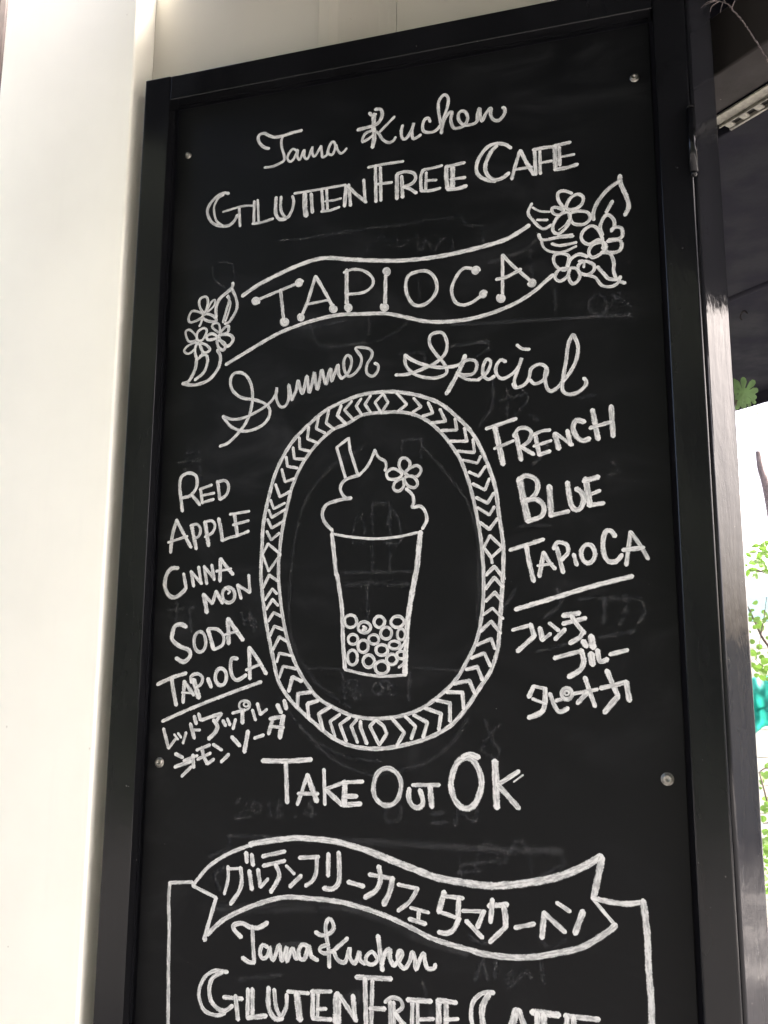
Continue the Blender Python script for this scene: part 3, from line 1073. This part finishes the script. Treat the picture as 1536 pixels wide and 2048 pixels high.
# ------------------------------------------------------------------ the chalkboard leaf
leaf = thing('chalkboard_door', 'tall black steel door leaf with a chalkboard panel covered in white lettering', 'chalkboard')
YF, XL0, XL1, XR0, XR1, ZT0, ZT1 = -.028, -.908, -.855, .0165, .0665, 2.577, 2.627
box('stile', (XL0, YF, .12), (XL1, .030, ZT1), M['frame'], leaf, .0018, 3)
box('stile', (XR0, YF, .12), (XR1, .018, ZT1), M['frame'], leaf, .0045, 4)
box('rail', (XL1+.0006, YF+.0008, ZT0), (XR0-.0006, .018, ZT1-.0005), M['frame'], leaf, .0018, 3)
box('rail', (XL1+.0006, YF+.0008, .12), (XR0-.0006, .018, .17), M['frame'], leaf, .0018, 3)
box('back_plate', (XL1-.01, .0045, .15), (XR0+.01, .012, ZT0+.01), M['canopy'], leaf)
board = box('writing_panel', (XL1+.005, 0, .18), (XR0-.006, .004, ZT0-.005), M['board'], leaf, .0012, 2)
# hinge between the stile and the post
hx = .066
hb = []
zt, zb = at(1396, 218, -.03).z, at(1400, 346, -.03).z
h = obj('hinge', tube_bm([(hx, -.034, zb), (hx, -.034, zt)], .0062, 20), M['frame'], leaf)
for f in h.data.polygons: f.use_smooth = len(f.vertices) == 4
obj('hinge_pin', tube_bm([(hx, -.034, zb-.007), (hx, -.034, zb-.004), (hx, -.034, zb-.0005)], [.0016, .0046, .0058], 14), M['frame'], h, smooth=True)
obj('hinge_cap', tube_bm([(hx, -.034, zt+.0005), (hx, -.034, zt+.004)], [.0064, .0045], 14), M['beam'], h, smooth=True)
# screws
def screw(px, py, dpx, lab):
    p = at(px, py, 0); r = dpx/2/1306
    prof = [(0, -.0026), (r*.22, -.0028), (r*.27, -.0046), (r*.60, -.0046), (r*.70, -.0040), (r*.74, -.0018), (r*.80, -.0012), (r*.97, -.0013), (r, -.0006), (r, .0005)]
    bm = bmesh.new(); rings = []
    for q, (rr, yy) in enumerate(prof):
        if q == 0: rings.append([bm.verts.new((p.x, yy, p.z))])
        else: rings.append([bm.verts.new((p.x+rr*math.cos(k*math.pi/14), yy, p.z+rr*math.sin(k*math.pi/14))) for k in range(28)])
    for q in range(1, len(rings)):
        for k in range(28):
            k2 = (k+1) % 28
            if q == 1: bm.faces.new((rings[0][0], rings[1][k], rings[1][k2]))
            else: bm.faces.new((rings[q-1][k], rings[q][k], rings[q][k2], rings[q-1][k2]))
    bmesh.ops.recalc_face_normals(bm, faces=bm.faces)
    o = obj('screw', bm, M['screw'], board); 
    for f in o.data.polygons: f.use_smooth = True
    return o
screw(377, 311, 17, ''); screw(1269, 156, 20, ''); screw(319, 1525, 22, ''); screw(1335, 1558, 24, '')

# ------------------------------------------------------------------ chalk strokes
def resample(P, step):
    out = [P[0]]; acc = 0
    for a, b in zip(P, P[1:]):
        d = math.dist(a, b)
        if d < 1e-7: continue
        pos = 0
        while acc + d - pos >= step:
            pos += step-acc; acc = 0; t = pos/d
            out.append((a[0]+(b[0]-a[0])*t, a[1]+(b[1]-a[1])*t))
        acc += d-pos
    if math.dist(out[-1], P[-1]) > step*.25: out.append(P[-1])
    return out
count = 0
def ribbon(store, P, wid, closed=False, y0=-.00022):
    """P: board coordinates (x, z) in metres; wid in metres"""
    global count
    count += 1
    y = y0 - (count % 30)*9e-6
    if closed and math.dist(P[0], P[-1]) > 1e-6: P = P+[P[0]]
    L = sum(math.dist(a, b) for a, b in zip(P, P[1:]))
    if L < 1e-5: return
    st = max(.0011, wid*.22); P = resample(P, st)
    if len(P) < 2: return
    L = sum(math.dist(a, b) for a, b in zip(P, P[1:]))
    if not closed:        # let the ends run on by a third of the width, as a round nib does
        def ext(a, b):
            d = math.dist(a, b) or 1; e = wid*.3
            return (a[0]+(a[0]-b[0])/d*e, a[1]+(a[1]-b[1])/d*e)
        P = [ext(P[0], P[1])]+P+[ext(P[-1], P[-2])]
    n = len(P); rnd = random.random(); ph = random.random()*10
    wob = [1+.06*math.sin(i*st*250+ph)+random.uniform(-.035, .035) for i in range(n)]
    s = 0; us = [0]
    for a, b in zip(P, P[1:]): s += math.dist(a, b); us.append(s)
    L = s; tap = min(wid*.42, L*.3)
    base = len(store['v'])
    for i, p in enumerate(P):
        a = P[i-1] if i else (P[n-2] if closed else P[0]); b = P[i+1] if i < n-1 else (P[1] if closed else P[-1])
        dx, dz = b[0]-a[0], b[1]-a[1]; d = math.hypot(dx, dz) or 1
        nx, nz = -dz/d, dx/d
        e = min(us[i], L-us[i])
        f = 1 if closed or e >= tap else math.sqrt(max(.10, 1-(1-e/tap)**2))
        h = wid*.5*wob[i]*f
        store['v'] += [(p[0]+nx*h, y, p[1]+nz*h), (p[0], y-.000004, p[1]), (p[0]-nx*h, y, p[1]-nz*h)]
        en = 0 if closed else max(0, 1-e/(wid*1.1))
        for vv in (1, 0, -1): store['uv'].append((us[i]+rnd*3, vv*.97)); store['ex'].append((en, rnd))
    for i in range(n-1):
        q = base+i*3
        store['f'] += [(q, q+1, q+4, q+3), (q+1, q+2, q+5, q+4)]
def px2b(T, x, y):
    t = TILES[T]; p = at(t[0]+x/t[2], t[1]+y/t[2], 0); return (p.x, p.z)
PM = 1306.0
def strokes(txt, store, wscale=1.0, y0=-.00022):
    for ln in txt.strip().splitlines():
        q = ln.split(); T, typ, wd = q[0], q[1], float(q[2])/TILES[q[0]][2]/PM*wscale
        pts = [tuple(map(float, a.split(','))) for a in q[3:]] if typ != 'd' else [tuple(map(float, q[3].split(',')))]
        if typ == 'r':
            (cx, cy), (rx, ry) = pts; a0 = random.random()*6
            P = [(cx+rx*math.cos(a0+i*math.pi/12)*(1+.03*math.sin(i)), cy+ry*math.sin(a0+i*math.pi/12)) for i in range(26)]
            ribbon(store, [px2b(T, *p) for p in P], wd, False, y0)
        elif typ == 'd':
            cx, cy = pts[0]; R = float(q[2]); a0 = random.random()*6; P = []
            for i in range(34):
                t = i/33; rr = R*(.12+.62*t); P.append((cx+rr*math.cos(a0+t*14), cy+rr*math.sin(a0+t*14)*1.02))
            ribbon(store, [px2b(T, *p) for p in P], R*.62/TILES[T][2]/PM, False, y0)
        elif typ == 'l':
            P = [px2b(T, *p) for p in pts]
            ribbon(store, P, wd, False, y0) if len(P) < 4 or pts[0] != pts[-1] else [ribbon(store, [a, b], wd, False, y0) for a, b in zip(P, P[1:])]
        else:
            P = catmull(pts, 7, typ == 'o')
            ribbon(store, [px2b(T, *p) for p in P], wd, typ == 'o', y0)
def stroke_mesh(name, store, mat, parent, label):
    me = bpy.data.meshes.new(name); me.from_pydata(store['v'], [], store['f'])
    l1 = me.uv_layers.new(name='UVMap'); l2 = me.uv_layers.new(name='extra')
    for lp in me.loops:
        l1.data[lp.index].uv = store['uv'][lp.vertex_index]; l2.data[lp.index].uv = store['ex'][lp.vertex_index]
    return obj(name, me, mat, parent, label)
st = dict(v=[], f=[], uv=[], ex=[])
strokes(GHOST, st, 1.35, -.00008)
g = stroke_mesh('erased_chalk', st, M['ghost'], board, 'faint grey traces of wiped-off earlier drawings')
for nm, lab, txt in WRITING:
    st = dict(v=[], f=[], uv=[], ex=[]); strokes(txt, st, 1.3)
    stroke_mesh(nm, st, M['chalk'], board, lab)

# ------------------------------------------------------------------ beyond the post, at the right
gw = thing('garden_wall', 'pale weatherboard garden wall behind the shrub, in the strip right of the post', 'wall')
c0 = atr(1500, 1300, 6.0); d = Vector((c0.x-CAM.x, c0.y-CAM.y, 0)).normalized(); side = Vector((d.y, -d.x, 0))
ang = math.atan2(side.y, side.x)
pitch = .155
me = None
for k in range(13):
    z = .02+k*pitch
    if me is None:
        bm = bmesh.new(); add_box(bm, (-1.2, 0, 0), (3.2, .022, pitch-.006)); bev(bm, .003, 2)
        o = obj('plank', bm, M['house'], gw); me = o.data
    elif k in (12,):
        m2 = me.copy(); o = obj('plank', m2, M['blue'], gw, 'pale blue top board')
    else: o = obj('plank', me, None, gw)
    o.matrix_world = Matrix.Translation((c0.x, c0.y, z)) @ Matrix.Rotation(ang, 4, 'Z') @ Matrix.Rotation(.02, 4, 'X')
box('backing_board', (-1.2, .03, 0), (3.2, .06, 2.03), M['house'], gw, mtx=Matrix.Translation((c0.x, c0.y, 0)) @ Matrix.Rotation(ang, 4, 'Z'))

# teal tarpaulin
tc = atr(1530, 1410, 4.6)
bm = bmesh.new(); NX, NZ = 26, 24; grid = []
for j in range(NZ+1):
    row = []
    for i in range(NX+1):
        a, b = i/NX, j/NZ
        x = (a-.5)*.26*(1-.25*b*b) ; zz = .13-.25*b-(.03*math.sin(a*7+1) if b > .6 else 0)*b - .03*abs(a-.5)*2*(1-b)
        yy = .034*math.sin(a*15+b*3.2)*(.4+b)+.016*math.sin(a*29-b*6)+.012*math.sin(b*13+a*4)-.05*math.sin(b*math.pi)
        row.append(bm.verts.new(tc+side*x+d*yy+Vector((0, 0, zz))))
    grid.append(row)
for j in range(NZ):
    for i in range(NX): bm.faces.new((grid[j][i], grid[j][i+1], grid[j+1][i+1], grid[j+1][i]))
bmesh.ops.solidify(bm, geom=list(bm.faces), thickness=.004)
obj('tarpaulin', bm, M['teal'], None, smooth=True, label='bunched turquoise tarpaulin hanging in front of the garden wall', cat='tarpaulin')

# foliage
def leaf_mesh(kind):
    bm = bmesh.new()
    if kind == 'round': prof = [(0, 0), (.30, .08), (.48, .3), (.46, .55), (.28, .82), (0, 1)]
    else: prof = [(0, 0), (.17, .15), (.29, .38), (.27, .62), (.13, .86), (0, 1.05)]
    mid = [bm.verts.new((0, p[1], -.02*math.sin(p[1]*3))) for p in prof]
    for s in (-1, 1):
        sd_ = [mid[0]]+[bm.verts.new((s*p[0], p[1], .10*p[0]*2)) for p in prof[1:-1]]+[mid[-1]]
        for i in range(len(prof)-1):
            vs = [mid[i], mid[i+1], sd_[i+1], sd_[i]]; q = []
            for v in vs:
                if v not in q: q.append(v)
            if len(q) >= 3: bm.faces.new(q)
    me = bpy.data.meshes.new('leaf'); bm.to_mesh(me); bm.free(); me.materials.append(M['leaf']); return me
LR, LP = leaf_mesh('round'), leaf_mesh('pointed')
camR = cam.matrix_world.to_3x3()
def put_leaf(parent, px, py, size, r, ang=None, me=None):
    p = atr(px, py, r+random.uniform(-.12, .12)); s = size/F*(p-CAM).length
    if ang is None: ang = random.uniform(0, 360)
    m = camR @ Matrix.Rotation(math.radians(ang), 3, 'Z') @ Matrix.Rotation(random.uniform(-.6, .6), 3, 'X') @ Matrix.Rotation(random.uniform(-.6, .6), 3, 'Y')
    o = obj('leaf', me or random.choice((LR, LP)), None, parent)
    o.matrix_world = Matrix.Translation(p - (m @ Vector((0, .5*s, 0)))) @ m.to_4x4() @ Matrix.Scale(s, 4)
def stem(parent, pts, r, w0, w1, nm='stem', mat='stem'):
    P = catmull([tuple(atr(x, y, rr)) for x, y, rr in pts], 5)
    n = len(P); ra = [(w0+(w1-w0)*i/(n-1)) for i in range(n)]
    return obj(nm, tube_bm([Vector(p) for p in P], ra, 6), M[mat], parent, smooth=True)
sh = thing('climbing_shrub', 'slender shrub with bright green heart-shaped leaves beside the post', 'shrub')
stem(sh, [(1560, 2040, 2.6), (1570, 1600, 2.6), (1552, 1340, 2.6), (1522, 1270, 2.6), (1495, 1212, 2.6)], 2.6, .006, .0022)
stem(sh, [(1522, 1268, 2.6), (1528, 1235, 2.6), (1534, 1190, 2.6)], 2.6, .0018, .001)
stem(sh, [(1522, 1270, 2.6), (1512, 1320, 2.6)], 2.6, .001, .0006)
stem(sh, [(1552, 1340, 2.6), (1530, 1335, 2.6), (1508, 1318, 2.6), (1502, 1325, 2.6)], 2.6, .001, .0007)
for px, py, s in ((1504,1220,9),(1500,1229,9),(1500,1238,10),(1513,1238,14),(1528,1240,13),(1516,1252,11),(1509,1254,9),(1524,1256,12),(1535,1235,9),
    (1499,1264,7),(1504,1283,11),(1507,1306,16),(1530,1322,16),(1515,1336,16),(1525,1344,17),(1534,1336,14),(1535,1358,9),(1536,1276,9)):
    put_leaf(sh, px, py, s, 2.6, None, LR)
for _ in range(46): put_leaf(sh, random.uniform(1541, 1640), random.uniform(1200, 1420), random.uniform(9, 17), 2.7, None, LR)
s2 = thing('leafy_tree', 'tree with pointed green leaves crossing the bright gap right of the post', 'tree')
stem(s2, [(1600, 2040, 3.4), (1660, 1500, 3.4), (1600, 1180, 3.4), (1545, 1150, 3.4), (1495, 1136, 3.4)], 3.4, .02, .0015, 'trunk', 'branch')
stem(s2, [(1600, 1180, 3.4), (1560, 1110, 3.4), (1488, 1106, 3.4)], 3.4, .004, .001, 'branch', 'branch')
for px, py, s, a in ((1497,1110,13,60),(1489,1115,8,80),(1491,1131,11,100),(1506,1139,17,-75),(1496,1146,17,165),(1512,1153,20,-140),(1519,1124,24,80),(1530,1134,18,20),
    (1533,1143,18,70),(1528,1105,19,110),(1534,1113,15,60),(1524,1098,14,75),(1516,1119,12,60)):
    put_leaf(s2, px, py, s, 3.4, a, LP)
for _ in range(60): put_leaf(s2, random.uniform(1540, 1660), random.uniform(1060, 1190), random.uniform(12, 22), 3.4, None, LP)
s3 = thing('low_shrub', 'shrub with light green leaves low at the right edge of the view', 'shrub')
stem(s3, [(1600, 2048, 2.9), (1590, 1800, 2.9), (1545, 1640, 2.9), (1519, 1546, 2.9)], 2.9, .006, .002)
stem(s3, [(1580, 1550, 2.9), (1536, 1536, 2.9), (1517, 1546, 2.9)], 2.9, .003, .0015)
stem(s3, [(1580, 1640, 2.9), (1526, 1647, 2.9)], 2.9, .003, .0015)
for px, py, s in ((1535,1530,14),(1524,1553,17),(1533,1550,17),(1523,1563,11),(1521,1576,6),(1530,1597,13),(1533,1608,12),(1526,1617,12),(1526,1638,13),(1532,1664,15),
    (1534,1682,15),(1533,1700,14),(1534,1712,9),(1533,1722,9),(1536,1620,9),(1535,1745,8)):
    put_leaf(s3, px, py, s, 2.9, None, LR)
for _ in range(70): put_leaf(s3, random.uniform(1541, 1650), random.uniform(1510, 1800), random.uniform(9, 17), 2.9, None, LR)
for _ in range(26): put_leaf(s2, random.uniform(1500, 1540), random.choice((random.uniform(1085, 1170), random.uniform(1090, 1150))), random.uniform(9, 18), 3.6, None, LP)
for _ in range(20): put_leaf(sh, random.uniform(1506, 1540), random.uniform(1205, 1362), random.uniform(7, 14), 2.8, None, LR)
for _ in range(26): put_leaf(s3, random.uniform(1524, 1541), random.uniform(1590, 1790), random.uniform(7, 14), 3.0, None, LR)
# far bough against the sky
fb = thing('bare_tree', 'bare purplish tree limb against the white sky beyond the post', 'tree')
lim = stem(fb, [(1516, 902, 6.2), (1521, 935, 6.2), (1531, 965, 6.2), (1545, 1030, 6.2), (1570, 1200, 6.2), (1580, 1400, 6.6), (1585, 1850, 6.8)], 6, .017, .05, 'limb', 'branch')
bm = bmesh.new()
for cx, cy in ((1511,822),(1517,826),(1506,818),(1497,851),(1503,848),(1510,852)):
    for _ in range(9):
        p = atr(cx+random.gauss(0, 3), cy+random.gauss(0, 3), 7.0); m = camR @ Matrix.Rotation(random.random()*6, 3, 'Z') @ Matrix.Rotation(random.uniform(-.8, .8), 3, 'X')
        s = .0075
        q = [bm.verts.new(p + m @ Vector((x*s, y*s, 0))) for x, y in ((-1, 0), (0, -.6), (1, 0), (0, .6))]; bm.faces.new(q)
obj('leaf_cluster', bm, M['leaf2'], fb, kind='stuff')
# lobed leaf peeping out from behind the post
lb = thing('lobed_plant', 'large green lobed leaf peeping out from behind the post below the canopy', 'plant')
def lobed(px, py, R, r, rot, lobes, nm='lobed_leaf'):
    c = atr(px, py, r); sc = R/F*(c-CAM).length
    pts = []
    for k, (a, L) in enumerate(lobes):
        a = math.radians(a+rot); wv = .19
        t = Vector((math.cos(a), math.sin(a))); n = Vector((-t.y, t.x))
        mid = math.radians((lobes[k][0]+lobes[(k+1) % len(lobes)][0]+(360 if k == len(lobes)-1 else 0))/2+rot)
        for f, wd in ((.45, -.10), (.72, -wv), (.92, -wv*.8), (1.0, -.04), (1.0, .04), (.92, wv*.8), (.72, wv), (.45, .10)):
            pts.append(t*L*f+n*wd)
        pts.append(Vector((math.cos(mid), math.sin(mid)))*.36)
    bm = bmesh.new(); c0_ = bm.verts.new(c)
    ring = [bm.verts.new(c + camR @ Vector((p.x*sc, p.y*sc, -.12*sc*p.length**2))) for p in pts]
    for i in range(len(ring)): bm.faces.new((c0_, ring[i], ring[(i+1) % len(ring)]))
    bmesh.ops.recalc_face_normals(bm, faces=bm.faces)
    bmesh.ops.solidify(bm, geom=list(bm.faces), thickness=.0006)
    return obj(nm, bm, M['leaf2'], lb)
lobed(1487, 787, 31, 2.15, 0, ((88, 1.0), (48, 1.08), (15, .95), (-18, .85), (-60, .7), (-110, .8), (160, .75), (122, .95)))
lobed(1472, 800, 30, 2.22, 0, ((92, 1.35), (50, .9), (5, 1.05), (-35, .8), (-80, .6), (-130, .9), (180, .9), (135, .9)))
lobed(1499, 796, 20, 2.28, 10, ((80, .8), (40, .9), (0, .7), (-50, .8), (-100, .8), (-150, .9), (160, .9), (120, .8)))
stem(lb, [(1470, 2040, 2.3), (1440, 1500, 2.3), (1430, 1000, 2.3), (1474, 800, 2.22)], 2.3, .01, .004)

# dry creeper hanging from the canopy at top right
tw = thing('dry_creeper', 'dead creeper tendril curving down from the beam at the top right corner', 'creeper')
P0 = [(1456, 8), (1464, 18), (1478, 34), (1496, 58), (1513, 84), (1528, 108), (1545, 135), (1570, 165), (1600, 150)]
rr = 1.36
P = catmull([tuple(atr(x, y, rr)) for x, y in P0], 8)
P = [Vector(p)+Vector((random.uniform(-1, 1), 0, random.uniform(-1, 1)))*.0008 for p in P]
obj('tendril', tube_bm(P, [.0009+random.uniform(-.0002, .0003) for _ in P], 6), M['twig'], tw, smooth=True)
for Q in ([(1456, 8), (1436, 2), (1416, 4), (1402, 16)], [(1440, 2), (1424, 12), (1420, 24)], [(1430, 1), (1412, -6)], [(1446, 4), (1442, 18), (1441, 26)], [(1464, 14), (1470, 0)], [(1426, 3), (1410, 10)], [(1450, 4), (1440, -12), (1436, -30)]):
    P = catmull([tuple(atr(x, y, rr+random.uniform(-.02, .02))) for x, y in Q], 5)
    obj('rootlet', tube_bm([Vector(p) for p in P], [.0009-.0006*i/len(P) for i in range(len(P))], 5), M['twig'], tw, smooth=True)

box('reflection_wall', (9.5, -7, 0), (9.7, 9, 2.0), M['house'], None, label='long low pale wall, unseen outside the right edge of view, added to brighten the reflection in the post', cat='wall')  # unseen wall, added to lighten what the post mirrors

# unseen hedge added behind the photographer, tall so the gloss paint mirrors no sky
bm = bmesh.new(); bmesh.ops.create_grid(bm, x_segments=170, y_segments=40, size=1)
for v in bm.verts:
    x, z = v.co.x*13, (v.co.y+1)*5.8
    v.co = (x-.2, -8.2+.35*math.sin(x*2.1+z)*math.cos(z*1.7)+random.uniform(-.16, .16), z+random.uniform(-.06, .06)+(.3*math.sin(x*1.3) if v.co.y > .9 else 0))
obj('hedge', bm, M['hedge'], None, kind='stuff', label='unseen tall dark hedge, added so the black paint mirrors it and not the sky', cat='hedge')
